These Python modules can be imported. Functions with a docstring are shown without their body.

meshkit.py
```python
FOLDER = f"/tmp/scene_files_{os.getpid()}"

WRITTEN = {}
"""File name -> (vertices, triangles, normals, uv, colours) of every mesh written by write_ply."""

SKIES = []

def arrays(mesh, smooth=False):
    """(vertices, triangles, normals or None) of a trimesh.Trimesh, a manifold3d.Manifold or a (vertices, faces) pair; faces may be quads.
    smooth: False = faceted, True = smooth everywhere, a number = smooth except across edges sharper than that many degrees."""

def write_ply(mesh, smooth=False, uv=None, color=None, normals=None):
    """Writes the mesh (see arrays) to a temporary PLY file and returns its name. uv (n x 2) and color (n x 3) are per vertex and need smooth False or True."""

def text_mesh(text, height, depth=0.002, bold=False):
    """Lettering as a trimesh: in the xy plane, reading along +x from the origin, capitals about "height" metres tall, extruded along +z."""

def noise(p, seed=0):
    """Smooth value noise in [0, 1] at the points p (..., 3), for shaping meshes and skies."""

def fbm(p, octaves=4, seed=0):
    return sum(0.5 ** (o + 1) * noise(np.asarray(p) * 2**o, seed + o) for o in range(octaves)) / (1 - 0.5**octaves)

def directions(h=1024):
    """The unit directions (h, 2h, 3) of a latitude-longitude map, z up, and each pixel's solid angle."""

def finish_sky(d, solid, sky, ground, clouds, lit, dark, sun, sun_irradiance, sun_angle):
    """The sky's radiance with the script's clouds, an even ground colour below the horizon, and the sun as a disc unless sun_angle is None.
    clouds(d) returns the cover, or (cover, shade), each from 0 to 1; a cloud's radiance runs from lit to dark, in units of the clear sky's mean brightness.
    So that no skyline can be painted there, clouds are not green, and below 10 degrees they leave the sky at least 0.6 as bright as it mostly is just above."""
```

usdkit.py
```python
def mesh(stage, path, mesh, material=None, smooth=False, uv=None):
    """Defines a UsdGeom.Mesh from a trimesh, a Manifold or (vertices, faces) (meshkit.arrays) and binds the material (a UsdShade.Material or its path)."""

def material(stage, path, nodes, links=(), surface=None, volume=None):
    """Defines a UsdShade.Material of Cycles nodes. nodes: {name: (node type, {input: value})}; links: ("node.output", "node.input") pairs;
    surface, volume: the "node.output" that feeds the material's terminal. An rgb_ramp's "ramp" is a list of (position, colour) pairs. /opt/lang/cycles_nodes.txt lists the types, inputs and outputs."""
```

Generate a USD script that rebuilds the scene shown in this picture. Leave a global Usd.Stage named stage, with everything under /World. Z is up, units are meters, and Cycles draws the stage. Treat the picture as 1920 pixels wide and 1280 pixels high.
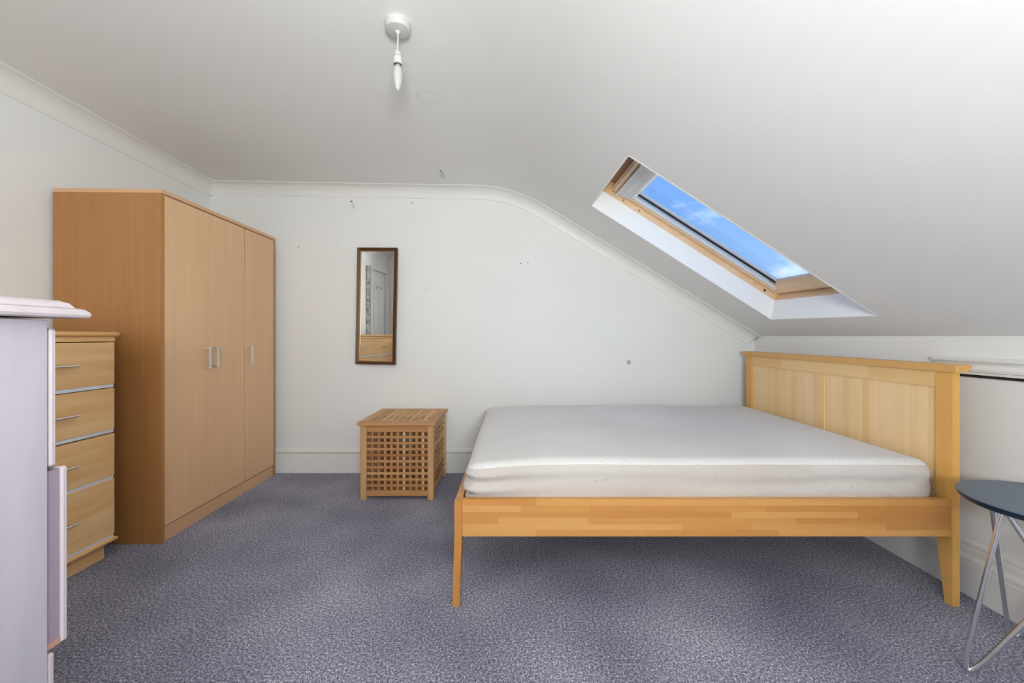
import math, random
import numpy as np
import trimesh
import usdkit, meshkit
from shapely.geometry import Polygon, box as sbox
from pxr import Usd, UsdGeom, UsdLux, UsdShade, Gf, Sdf

rng = random.Random(7)
PI = math.pi
stage = Usd.Stage.CreateInMemory()
UsdGeom.SetStageUpAxis(stage, 'Z')
UsdGeom.SetStageMetersPerUnit(stage, 1.0)
UsdGeom.Xform.Define(stage, '/World')
UsdGeom.Scope.Define(stage, '/World/Looks')
mat = lambda name, nodes, links=(), surface=None: usdkit.material(stage, '/World/Looks/' + name, nodes, links, surface)

# ------------------------------------------------------------------ camera
cam = UsdGeom.Camera.Define(stage, '/World/camera')
cam.CreateProjectionAttr('perspective')
cam.CreateHorizontalApertureAttr(36.0)
cam.CreateFocalLengthAttr(14.625)
cam.CreateVerticalApertureOffsetAttr(-0.1875)
cam.CreateClippingRangeAttr(Gf.Vec2f(0.02, 2000.0))
cam.AddTranslateOp().Set(Gf.Vec3d(0, 0, 1.05))
cam.AddRotateXOp().Set(90.0)
cam.CreateExposureAttr(0.08)

# ------------------------------------------------------------------ sky: clear blue with a few thin clouds
SKY = 1.08
sky = mat('sky', {
    'tc': ('texture_coordinate', {}),
    'sep': ('separate_xyz', {}),
    'grad': ('rgb_ramp', {'ramp': [(0.0, (0.62, 0.78, 0.95)), (0.12, (0.29, 0.56, 1.0)), (0.3, (0.13, 0.37, 0.93)), (1.0, (0.12, 0.32, 0.88))]}),
    'map': ('mapping', {'scale': (2.6, 2.6, 5.5), 'location': (0.7, 2.13, 0.4)}),
    'n': ('noise_texture', {'scale': 1.9, 'detail': 7.0, 'roughness': 0.55, 'distortion': 0.25}),
    'cr': ('rgb_ramp', {'ramp': [(0.0, (0, 0, 0)), (0.50, (0, 0, 0)), (0.80, (0.7, 0.7, 0.7)), (1.0, (1, 1, 1))]}),
    'm': ('mix_color', {'b': (1.9, 1.93, 2.0), 'use_clamp_result': False}),
    'bg': ('background_shader', {'strength': SKY}),
}, [('tc.generated', 'sep.vector'), ('sep.z', 'grad.fac'), ('tc.generated', 'map.vector'), ('map.vector', 'n.vector'), ('n.fac', 'cr.fac'),
    ('cr.color', 'm.fac'), ('grad.color', 'm.a'), ('m.result', 'bg.color')], surface='bg.background')
dome = UsdLux.DomeLight.Define(stage, '/World/sky_light')
dome.CreateIntensityAttr(1.0)
UsdShade.MaterialBindingAPI.Apply(dome.GetPrim()).Bind(sky)

# ------------------------------------------------------------------ lights behind the camera
def rect_light(name, w, h, radiance, color, m):
    L = UsdLux.RectLight.Define(stage, '/World/' + name)
    L.CreateWidthAttr(w); L.CreateHeightAttr(h)
    L.CreateIntensityAttr(radiance); L.CreateColorAttr(Gf.Vec3f(*color))
    L.AddTransformOp().Set(Gf.Matrix4d(*np.asarray(m, float).T.ravel().tolist()))
    return L
SL = 0.607                                    # fall of the sloped ceiling
AL = math.atan(SL); CA, SA = math.cos(AL), math.sin(AL)
S_AX, N_AX = np.array([CA, 0, -SA]), np.array([SA, 0, CA])
Z0 = 2.186                                    # height of the slope plane at x = 0
def frame_matrix(o, zaxis, up):               # light shines along -z
    z = np.asarray(zaxis, float); z /= np.linalg.norm(z)
    x = np.cross(up, z); x /= np.linalg.norm(x)
    m = np.eye(4); m[:3, 0], m[:3, 1], m[:3, 2], m[:3, 3] = x, np.cross(z, x), z, o
    return m
# added fill light in the unseen, made-up rear window (window_3)
rect_light('added_rear_fill', 2.1, 0.95, 1.4, (0.98, 1.01, 0.965), frame_matrix((0, -1.96, 1.47), (0, -1, 0), (0, 0, 1)))
# added fill light behind the camera, aimed up at the ceiling
rect_light('added_bounce_light', 0.5, 0.5, 92.0, (0.98, 1.01, 0.965), frame_matrix((0.2, -0.85, 1.2), (0, -0.65, -0.76), (0, 1, 0)))

# ------------------------------------------------------------------ naming and tagging helpers
used = {}
def numbered(parent, name):
    n = used.get((parent, name), -1) + 1
    used[(parent, name)] = n
    return name if n == 0 else f'{name}_{n:03d}'
def tag(p, label=None, cat=None, group=None, kind=None):
    p = p.GetPrim() if hasattr(p, 'GetPrim') else p
    for k, v in (('label', label), ('category', cat), ('group', group), ('kind', kind)):
        if v: p.SetCustomDataByKey(k, v)
    return p
def thing(name, label, cat, loc=(0, 0, 0), rotz=0.0, group=None):
    x = UsdGeom.Xform.Define(stage, '/World/' + numbered('/World', name))
    x.AddTranslateOp().Set(Gf.Vec3d(*loc))
    if rotz: x.AddRotateZOp().Set(math.degrees(rotz))
    return tag(x, label, cat, group)
def obj(name, mesh, m, parent=None, smooth=False, label=None):
    base = str(parent.GetPath()) if parent is not None else '/World'
    g = usdkit.mesh(stage, base + '/' + numbered(base, name), mesh, m, smooth)
    if label: tag(g, label)
    return g.GetPrim()
def group_part(name, parent, label=None):      # a part made of sub-parts
    base = str(parent.GetPath())
    x = UsdGeom.Xform.Define(stage, base + '/' + numbered(base, name))
    if label: tag(x, label)
    return x.GetPrim()
def struct(name, mesh, m, label, cat, smooth=False):
    o = obj(name, mesh, m, None, smooth)
    return tag(o, label, cat, kind='structure')

# ------------------------------------------------------------------ mesh helpers
def bx(x0, x1, y0, y1, z0, z1, c=0.0):
    """box, with chamfered edges of width c"""
    if c <= 0:
        m = trimesh.creation.box((x1 - x0, y1 - y0, z1 - z0)); m.apply_translation(((x0 + x1) / 2, (y0 + y1) / 2, (z0 + z1) / 2)); return m
    lo, hi, P = np.array([x0, y0, z0], float), np.array([x1, y1, z1], float), []
    for i in range(8):
        b = np.array([(i >> k) & 1 for k in range(3)])
        corner, sgn = np.where(b, hi, lo), np.where(b, -1, 1)
        for k in range(3):
            p = corner + sgn * c; p[k] = corner[k]; P.append(p)
    return trimesh.Trimesh(np.array(P)).convex_hull
def hull(pts): return trimesh.Trimesh(np.array(pts, float), process=False).convex_hull
def cat(*ms): return trimesh.util.concatenate([m for m in ms])
def loft(rings, caps=True, closed=True):
    """rings: list of (n,3) closed loops"""
    R = np.array(rings, float); n = R.shape[1]; V = R.reshape(-1, 3); F = []
    for i in range(len(R) - 1):
        for j in range(n):
            k = (j + 1) % n
            F += [(i * n + j, i * n + k, (i + 1) * n + k), (i * n + j, (i + 1) * n + k, (i + 1) * n + j)]
    if caps:
        for base, flip in ((0, True), ((len(R) - 1) * n, False)):
            c = len(V); V = np.vstack([V, R[0 if flip else -1].mean(0)])
            for j in range(n):
                k = (j + 1) % n
                F.append((c, base + k, base + j) if flip else (c, base + j, base + k))
    m = trimesh.Trimesh(V, np.array(F), process=False)
    if m.volume < 0: m.invert()
    return m
def lathe(profile, n=40):
    """profile [(r,z)] -> about z"""
    return loft([[(r * math.cos(2 * PI * k / n), r * math.sin(2 * PI * k / n), z) for k in range(n)] for r, z in profile])
def tube(pts, r, n=12):
    p = np.array(pts, float); t = np.gradient(p, axis=0); t /= np.linalg.norm(t, axis=1, keepdims=True)
    a = np.cross(t[0], [0, 0, 1.0] if abs(t[0][2]) < .9 else [1.0, 0, 0]); rings = []
    for i in range(len(p)):
        a = a - t[i] * np.dot(a, t[i]); a /= np.linalg.norm(a); b = np.cross(t[i], a)
        rr = r[i] if np.ndim(r) else r
        rings.append([p[i] + rr * (math.cos(2 * PI * k / n) * a + math.sin(2 * PI * k / n) * b) for k in range(n)])
    return loft(rings)
def prism(poly, axis, a0, a1):
    """2-D polygon [(u,v)] (or shapely) extruded along axis; u,v are the other two axes in order"""
    P = poly if hasattr(poly, 'exterior') else Polygon(poly)
    m = trimesh.creation.extrude_polygon(P, a1 - a0, engine='earcut')
    v = np.array(m.vertices); u, w, h = v[:, 0], v[:, 1], v[:, 2] + a0
    cols = {'x': (h, u, w), 'y': (u, h, w), 'z': (u, w, h)}[axis]
    m = trimesh.Trimesh(np.stack(cols, 1), m.faces, process=False)
    if m.volume < 0: m.invert()
    return m
def rot_about(m, axis, ang, point=(0, 0, 0)):
    m = m.copy(); m.apply_transform(trimesh.transformations.rotation_matrix(ang, axis, point)); return m

# ------------------------------------------------------------------ materials
def plain(name, col, rough=0.5, metal=0.0, spec=0.5, bump=None):
    nodes = {'p': ('principled_bsdf', {'base_color': col, 'roughness': rough, 'metallic': metal, 'specular_ior_level': spec})}
    links = []
    if bump:
        sc, st = bump
        nodes.update({'tc': ('texture_coordinate', {}), 'n': ('noise_texture', {'scale': sc, 'detail': 4.0}), 'b': ('bump', {'strength': st, 'distance': 0.002})})
        links = [('tc.object', 'n.vector'), ('n.fac', 'b.height'), ('b.normal', 'p.normal')]
    return mat(name, nodes, links, 'p.BSDF')
def paint(name, col, var=0.03, rough=0.6, big=1.6):
    c = np.array(col)
    return mat(name, {
        'g': ('geometry', {}),
        'n': ('noise_texture', {'scale': big, 'detail': 2.0, 'roughness': 0.55}),
        'r': ('rgb_ramp', {'ramp': [(0.3, tuple(c * (1 - var))), (0.7, tuple(c))]}),
        'p': ('principled_bsdf', {'roughness': rough, 'specular_ior_level': 0.3}),
    }, [('g.position', 'n.vector'), ('n.fac', 'r.fac'), ('r.color', 'p.base_color')], 'p.BSDF')
def wood(name, dark, light, axis='z', fine=55.0, long=2.0, rough=0.42, off=0.0, flame=0.0, spec=0.4):
    sc = [fine, fine, fine]; sc['xyz'.index(axis)] = long
    sc2 = [7.0, 7.0, 7.0]; sc2['xyz'.index(axis)] = 0.7
    return mat(name, {
        'tc': ('texture_coordinate', {}),
        'm1': ('mapping', {'scale': tuple(sc), 'location': (off, off * 1.7, off * .6)}),
        'm2': ('mapping', {'scale': tuple(sc2), 'location': (off * 2.3, off, off * 1.1)}),
        'n1': ('noise_texture', {'scale': 1.0, 'detail': 3.0, 'roughness': 0.65}),
        'n2': ('noise_texture', {'scale': 1.0, 'detail': 2.0, 'roughness': 0.5, 'distortion': 0.6 + flame}),
        'mx': ('mix_float', {'fac': 0.42 + .2 * (flame > 0)}),
        'r': ('rgb_ramp', {'ramp': [(0.30, dark), (0.68, light)]}),
        'p': ('principled_bsdf', {'roughness': rough, 'specular_ior_level': spec}),
    }, [('tc.object', 'm1.vector'), ('tc.object', 'm2.vector'), ('m1.vector', 'n1.vector'), ('m2.vector', 'n2.vector'), ('n1.fac', 'mx.a'), ('n2.fac', 'mx.b'),
        ('mx.result', 'r.fac'), ('r.color', 'p.base_color')], 'p.BSDF')

M = {}
M['wall'] = paint('wall_paint', (0.86, 0.857, 0.85))
M['ceiling'] = mat('ceiling_paint', {
    'g': ('geometry', {}), 'n': ('noise_texture', {'scale': 1.1, 'detail': 2.0, 'roughness': 0.55}),
    'r': ('rgb_ramp', {'ramp': [(0.3, (0.83, 0.827, 0.818)), (0.7, (0.85, 0.847, 0.838))]}),
    'dv': ('vector_math', {'math_type': 'distance', 'vector2': (-0.41, 2.04, 2.222)}),
    'rg': ('rgb_ramp', {'ramp': [(0.0, (0, 0, 0)), (0.036, (0, 0, 0)), (0.047, (1, 1, 1)), (0.057, (1, 1, 1)), (0.068, (0, 0, 0)), (1.0, (0, 0, 0))]}),
    'nr': ('noise_texture', {'scale': 95.0, 'detail': 3.0}), 'rr': ('rgb_ramp', {'ramp': [(0.50, (0, 0, 0)), (0.62, (0.32, 0.32, 0.32))]}),
    'ml': ('math', {'math_type': 'multiply'}), 'm': ('mix_color', {'b': (0.45, 0.44, 0.42)}),
    'p': ('principled_bsdf', {'roughness': 0.6, 'specular_ior_level': 0.3}),
}, [('g.position', 'n.vector'), ('n.fac', 'r.fac'), ('g.position', 'dv.vector1'), ('dv.value', 'rg.fac'), ('g.position', 'nr.vector'), ('nr.fac', 'rr.fac'), ('rg.color', 'ml.value1'), ('rr.color', 'ml.value2'),
    ('ml.value', 'm.fac'), ('r.color', 'm.a'), ('m.result', 'p.base_color')], 'p.BSDF')
M['trim'] = paint('trim_paint', (0.84, 0.832, 0.815), rough=0.4)
M['lining'] = plain('lining_white', (0.91, 0.91, 0.91), 0.5)
M['white_plastic'] = plain('white_plastic', (0.74, 0.74, 0.73), 0.35)
M['grey_plastic'] = plain('grey_plastic', (0.74, 0.75, 0.76), 0.4)
M['pendant_plastic'] = plain('toned_down_white_plastic', (0.58, 0.58, 0.565), 0.4)  # white plastic toned down to offset the strong light on it
M['black'] = plain('rubber_and_shadow_black', (0.012, 0.012, 0.013), 0.6)
M['dark_metal'] = plain('dark_metal', (0.10, 0.10, 0.10), 0.4, 0.6)
M['alu'] = plain('aluminium', (0.72, 0.73, 0.74), 0.32, 1.0)
M['satin_strip'] = plain('satin_silver_strip', (0.84, 0.87, 0.89), 0.4, 0.15)
M['chrome'] = plain('chrome', (0.80, 0.80, 0.80), 0.12, 1.0)
M['steel_rod'] = plain('steel_rod', (0.82, 0.82, 0.81), 0.27, 1.0)
M['mirror'] = plain('mirror_silver', (0.90, 0.91, 0.91), 0.0, 1.0)
M['gold'] = plain('old_gold', (0.55, 0.34, 0.12), 0.35, 0.75, bump=(120, .3))
M['frame_dark'] = wood('mirror_frame_wood', (0.045, 0.016, 0.006), (0.105, 0.042, 0.015), 'z')
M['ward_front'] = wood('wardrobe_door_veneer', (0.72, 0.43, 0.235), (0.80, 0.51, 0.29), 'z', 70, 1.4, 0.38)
M['ward_side_shaded'] = wood('wardrobe_shaded_side_veneer', (0.40, 0.18, 0.058), (0.48, 0.23, 0.083), 'z', 60, 1.2, 0.40)  # darker copy of the door veneer, painting in the side's shade
M['ward_y'] = wood('wardrobe_rail_veneer', (0.66, 0.385, 0.205), (0.75, 0.46, 0.26), 'y', 70, 1.4, 0.40)
M['chest'] = wood('chest_beech', (0.82, 0.45, 0.18), (0.97, 0.66, 0.33), 'y', 34, 1.0, 0.42, flame=1.6)
M['chest_edge'] = wood('chest_beech_edge', (0.85, 0.47, 0.18), (0.93, 0.57, 0.25), 'y', 50, 1.5, 0.38)
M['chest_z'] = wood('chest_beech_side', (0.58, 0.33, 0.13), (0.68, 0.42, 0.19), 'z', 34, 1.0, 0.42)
BEDT = [((0.54, 0.240, 0.060), (0.63, 0.300, 0.086)), ((0.58, 0.275, 0.078), (0.67, 0.345, 0.110)), ((0.50, 0.212, 0.051), (0.59, 0.268, 0.071)), ((0.65, 0.34, 0.105), (0.73, 0.42, 0.145))]
for a in 'xyz':
    M['bed_' + a] = [wood(f'bed_wood_{a}_{i}', d, l, a, 45, 1.6, 0.40, off=i * 3.1) for i, (d, l) in enumerate(BEDT)]
HMT = [((0.40, 0.19, 0.07), (0.58, 0.30, 0.125)), ((0.48, 0.25, 0.10), (0.68, 0.40, 0.19)), ((0.33, 0.14, 0.05), (0.50, 0.24, 0.095)), ((0.60, 0.36, 0.17), (0.76, 0.50, 0.28))]
for a in 'xyz':
    M['acacia_' + a] = [wood(f'acacia_{a}_{i}', d, l, a, 70, 3.0, 0.5, off=i * 1.9) for i, (d, l) in enumerate(HMT)]
PANT = [((0.84, 0.55, 0.26), (0.91, 0.65, 0.34)), ((0.87, 0.59, 0.31), (0.92, 0.68, 0.39)), ((0.81, 0.51, 0.23), (0.89, 0.61, 0.31)), ((0.85, 0.58, 0.28), (0.91, 0.67, 0.37))]
M['bed_panel'] = [wood(f'bed_panel_wood_{i}', d, l, 'z', 45, 1.6, 0.40, off=i * 2.7) for i, (d, l) in enumerate(PANT)]
POST = ((0.70, 0.36, 0.088), (0.79, 0.43, 0.12))  # bed wood brightened for the posts' facing, their lighting painted in
M['bed_post'] = wood('bed_post_lit_wood', *POST, 'z', 45, 1.6, 0.38)
M['bed_rail_head'] = [wood(f'bed_head_rail_wood_{i}', d, l, 'y', 45, 1.6, 0.38, off=i * 1.3) for i, (d, l) in enumerate([((0.76, 0.47, 0.19), (0.85, 0.57, 0.26)), ((0.80, 0.52, 0.23), (0.88, 0.62, 0.31))])]
for a in 'sy':
    M['pine_' + a] = wood('roof_window_pine_' + a, (0.78, 0.50, 0.27), (0.90, 0.66, 0.43), 'x' if a == 's' else 'y', 40, 1.5, 0.35)
M['pine_dark'] = wood('roof_window_pine_top', (0.52, 0.27, 0.12), (0.64, 0.37, 0.18), 'y', 40, 1.5, 0.45)

M['carpet'] = mat('carpet', {
    'g': ('geometry', {}),
    'n1': ('noise_texture', {'scale': 128.0, 'detail': 2.0, 'roughness': 0.8}),
    'n2': ('noise_texture', {'scale': 330.0, 'detail': 1.0, 'roughness': 0.7}),
    'n3': ('noise_texture', {'scale': 2.2, 'detail': 1.0}),
    'mx': ('mix_float', {'fac': 0.45}),
    'mx2': ('mix_float', {'fac': 0.12}),
    'r': ('rgb_ramp', {'ramp': [(0.37, (0.022, 0.022, 0.052)), (0.455, (0.125, 0.125, 0.19)), (0.54, (0.31, 0.31, 0.40)), (0.62, (0.86, 0.86, 0.94))]}),
    'b': ('bump', {'strength': 0.7, 'distance': 0.004}),
    'p': ('principled_bsdf', {'roughness': 0.95, 'specular_ior_level': 0.1, 'sheen_weight': 0.15, 'sheen_roughness': 0.5}),
}, [('g.position', 'n1.vector'), ('g.position', 'n2.vector'), ('g.position', 'n3.vector'), ('n1.fac', 'mx.a'), ('n2.fac', 'mx.b'), ('mx.result', 'mx2.a'), ('n3.fac', 'mx2.b'),
    ('mx2.result', 'r.fac'), ('r.color', 'p.base_color'), ('mx.result', 'b.height'), ('b.normal', 'p.normal')], 'p.BSDF')

def mattress_fabric(name, c1, c2, spot):
  return mat(name, {
    'tc': ('texture_coordinate', {}),
    'v': ('voronoi_texture', {'scale': 52.0, 'randomness': 1.0}),
    'lt': ('math', {'math_type': 'less_than', 'value2': 0.105}),
    'sc': ('separate_color', {}),
    'gt': ('math', {'math_type': 'greater_than', 'value2': 0.4}),
    'ml': ('math', {'math_type': 'multiply'}),
    'n': ('noise_texture', {'scale': 1.3, 'detail': 3.0}),
    'r': ('rgb_ramp', {'ramp': [(0.35, c1), (0.62, c2)]}),
    'm': ('mix_color', {'b': spot}),
    'w': ('wave_texture', {'wave_type': 'bands', 'bands_direction': 'diagonal', 'scale': 42.0, 'distortion': 1.2, 'detail': 2.0}),
    'b': ('bump', {'strength': 0.14, 'distance': 0.002}),
    'p': ('principled_bsdf', {'roughness': 0.85, 'specular_ior_level': 0.15, 'sheen_weight': 0.1}),
}, [('tc.object', 'v.vector'), ('v.distance', 'lt.value1'), ('v.color', 'sc.color'), ('sc.r', 'gt.value1'), ('lt.value', 'ml.value1'), ('gt.value', 'ml.value2'), ('ml.value', 'm.fac'),
    ('tc.object', 'n.vector'), ('n.fac', 'r.fac'), ('r.color', 'm.a'), ('m.result', 'p.base_color'), ('tc.object', 'w.vector'), ('w.fac', 'b.height'), ('b.normal', 'p.normal')], 'p.BSDF')

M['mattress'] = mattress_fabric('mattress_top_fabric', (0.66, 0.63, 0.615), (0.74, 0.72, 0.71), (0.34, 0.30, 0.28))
M['mattress_side_shaded'] = mattress_fabric('mattress_shaded_side_fabric', (0.50, 0.445, 0.415), (0.58, 0.53, 0.50), (0.28, 0.24, 0.22))  # beige side fabric, darkened further to paint in the side's shade

def worn(name, col, col2, bare):
    return mat(name, {
        'tc': ('texture_coordinate', {}),
        'm1': ('mapping', {'scale': (9, 9, 1.4)}),
        'n1': ('noise_texture', {'scale': 1.0, 'detail': 5.0, 'roughness': 0.6}),
        'r': ('rgb_ramp', {'ramp': [(0.35, col), (0.65, col2)]}),
        'n2': ('noise_texture', {'scale': 14.0, 'detail': 6.0, 'roughness': 0.7}),
        'r2': ('rgb_ramp', {'ramp': [(0.66, (0, 0, 0)), (0.74, (0.7, 0.7, 0.7))]}),
        'm': ('mix_color', {'b': bare}),
        'b': ('bump', {'strength': 0.12, 'distance': 0.002}),
        'p': ('principled_bsdf', {'roughness': 0.55, 'specular_ior_level': 0.3}),
    }, [('tc.object', 'm1.vector'), ('m1.vector', 'n1.vector'), ('n1.fac', 'r.fac'), ('tc.object', 'n2.vector'), ('n2.fac', 'r2.fac'), ('r2.color', 'm.fac'), ('r.color', 'm.a'),
        ('m.result', 'p.base_color'), ('n1.fac', 'b.height'), ('b.normal', 'p.normal')], 'p.BSDF')
M['lilac'] = worn('lilac_paint', (0.40, 0.365, 0.43), (0.48, 0.44, 0.50), (0.70, 0.58, 0.62))
M['lilac_top'] = worn('lilac_top_paint', (0.47, 0.40, 0.425), (0.54, 0.485, 0.51), (0.50, 0.36, 0.37))
M['lilac_inner'] = worn('lilac_drawer_side', (0.28, 0.22, 0.28), (0.34, 0.275, 0.335), (0.36, 0.23, 0.21))
M['bare_edge'] = plain('bare_wood_edge', (0.50, 0.26, 0.18), 0.6)
M['navy_top'] = plain('slate_blue_table_top', (0.10, 0.135, 0.185), 0.38)
M['navy_edge'] = plain('navy_table_edge', (0.012, 0.02, 0.05), 0.35)
M['bulb'] = mat('opal_bulb', {'p': ('principled_bsdf', {'base_color': (0.50, 0.50, 0.49), 'roughness': 0.12})}, [], 'p.BSDF')
M['cloth_grey'] = mat('grey_cloth', {
    'tc': ('texture_coordinate', {}), 'n': ('noise_texture', {'scale': 18.0, 'detail': 3.0}),
    'r': ('rgb_ramp', {'ramp': [(0.35, (0.22, 0.22, 0.225)), (0.55, (0.55, 0.545, 0.54))]}), 'p': ('principled_bsdf', {'roughness': 0.9}),
}, [('tc.object', 'n.vector'), ('n.fac', 'r.fac'), ('r.color', 'p.base_color')], 'p.BSDF')
M['glass'] = mat('window_glass', {
    'lw': ('layer_weight', {'blend': 0.5}), 'pw': ('math', {'math_type': 'power', 'value2': 5.0}), 'f': ('math', {'math_type': 'multiply_add', 'value2': 0.85, 'value3': 0.03}), 't': ('transparent_bsdf', {'color': (0.96, 0.98, 0.98)}), 'g': ('glossy_bsdf', {'color': (1, 1, 1), 'roughness': 0.0}), 'm': ('mix_closure', {}),
}, [('lw.facing', 'pw.value1'), ('pw.value', 'f.value1'), ('f.value', 'm.fac'), ('t.BSDF', 'm.closure1'), ('g.BSDF', 'm.closure2')], 'm.closure')
M['plug'] = plain('grey_filler', (0.46, 0.46, 0.45), 0.8)
M['hole'] = plain('dark_hole', (0.05, 0.05, 0.05), 0.9)
M['wire'] = plain('grey_wire', (0.20, 0.20, 0.20), 0.5)

# ------------------------------------------------------------------ room shell
XL, XR, YB = -2.33, 1.87, 3.21               # left wall, right (knee) wall, back wall
YP, XP, YR = 0.08, -1.30, -2.00              # partition behind the painted chest, its side, rear wall
def ceil_z(x, y):
    a, b, k = 2.268 - 0.0174 * x - 0.027 * y, Z0 - SL * x, 0.155
    h = np.clip(0.5 + 0.5 * (b - a) / k, 0, 1)
    return b * (1 - h) + a * h - k * h * (1 - h)

struct('floor', bx(XL - .1, XR + .1, YR - .1, YB + .1, -0.08, 0.0), M['carpet'], 'dark blue-grey flecked carpet covering the bedroom floor', 'floor')

WA, WB = 1.387, 0.757                         # opening of a roof window: along the slope, across it
def roof_window_frame(cs, cy, r1, r2):
    es = np.array([math.cos(r1), math.sin(r1)]); ey = np.array([-math.sin(r2), math.cos(r2)])
    o = np.array([cs, cy]) - es * WA / 2 - ey * WB / 2
    def at(a, b, d):
        s, y = o + es * a + ey * b
        return np.array([0, y, Z0]) + S_AX * s + N_AX * d
    def sy(a, b): return tuple(o + es * a + ey * b)
    return at, sy
W1 = roof_window_frame(1.298, 2.301, math.radians(3.0), math.radians(2.0))
W2 = roof_window_frame(1.298, -0.95, 0.0, 0.0)

def make_ceiling():
    xs = np.concatenate([np.linspace(XL - .1, -0.5, 16), np.linspace(-0.45, 0.30, 31)])
    ys = np.linspace(YR - .1, YB + .1, 40)
    X, Y = np.meshgrid(xs, ys, indexing='ij'); Z = ceil_z(X, Y)
    X2 = X.copy(); X2[-1] += 0.25
    V = np.vstack([np.stack([X, Y, Z], -1).reshape(-1, 3), np.stack([X2, Y, Z + .16], -1).reshape(-1, 3)])
    nx, ny = X.shape; n = nx * ny; F = []
    for i in range(nx - 1):
        for j in range(ny - 1):
            a, b, c, d = i * ny + j, (i + 1) * ny + j, (i + 1) * ny + j + 1, i * ny + j + 1
            F += [(a, d, c), (a, c, b), (n + a, n + b, n + c), (n + a, n + c, n + d)]
    flat = trimesh.Trimesh(V, np.array(F), process=False)
    s0, s1 = 0.30 / CA, (XR + .12) / CA
    P = Polygon([(s0, YR - .1), (s1, YR - .1), (s1, YB + .1), (s0, YB + .1)], [[W[1](0, 0), W[1](WA, 0), W[1](WA, WB), W[1](0, WB)] for W in (W1, W2)])
    sl = trimesh.creation.extrude_polygon(P, 0.20, engine='earcut')
    v = np.array(sl.vertices)
    sl = trimesh.Trimesh(np.array([0, 0, Z0]) + v[:, :1] * S_AX + v[:, 1:2] * np.array([0, 1, 0]) + v[:, 2:] * N_AX, sl.faces, process=False)
    if sl.volume < 0: sl.invert()
    return cat(flat, sl)
struct('ceiling', make_ceiling(), M['ceiling'], 'white painted ceiling running flat and then down the roof slope', 'ceiling', smooth=25)

top_x = np.concatenate([np.linspace(XL - .1, -.4, 8), np.linspace(-.35, .35, 20), [XR + .1]])
def gable(y, x0, x1, extra=0.03):
    xs = [x0] + [x for x in top_x if x0 < x < x1] + [x1]
    return Polygon([(x0, 0), (x1, 0)] + [(x, float(ceil_z(x, y)) + extra) for x in reversed(xs)])
struct('wall_back', prism(gable(YB, XL - .1, XR + .1), 'y', YB, YB + .1), M['wall'], 'white painted gable wall with the mirror on it', 'wall')
DY0, DY1, DZ = 0.16, 0.62, 2.0                # door in the left wall
lw = Polygon([(YP - .1, 0), (YB, 0), (YB, 2.33), (YP - .1, 2.33)], [[(DY0, 0.001), (DY1, 0.001), (DY1, DZ), (DY0, DZ)]])
struct('wall_left', prism(lw, 'x', XL - .1, XL), M['wall'], 'white painted wall behind the wardrobe', 'wall')
struct('wall_right', bx(XR, XR + .1, YR, YB, 0, 1.05), M['wall'], 'low white knee wall behind the headboard', 'wall')
struct('wall_partition', prism(gable(YP, XL, XP, .01), 'y', YP - .1, YP), M['wall'], 'white partition wall behind the painted chest', 'wall')
struct('wall_passage', bx(XP - .1, XP, YR, YP - .1, 0, 2.28), M['wall'], 'white side wall beside the camera', 'wall')
rw = gable(YR, XP - .1, XR + .1)
rear = rw.difference(sbox(-1.12, .96, 1.12, 1.98))
struct('wall_rear', prism(rear, 'y', YR - .1, YR), M['wall'], 'white rear wall with an added unseen window behind the camera', 'wall')

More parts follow.
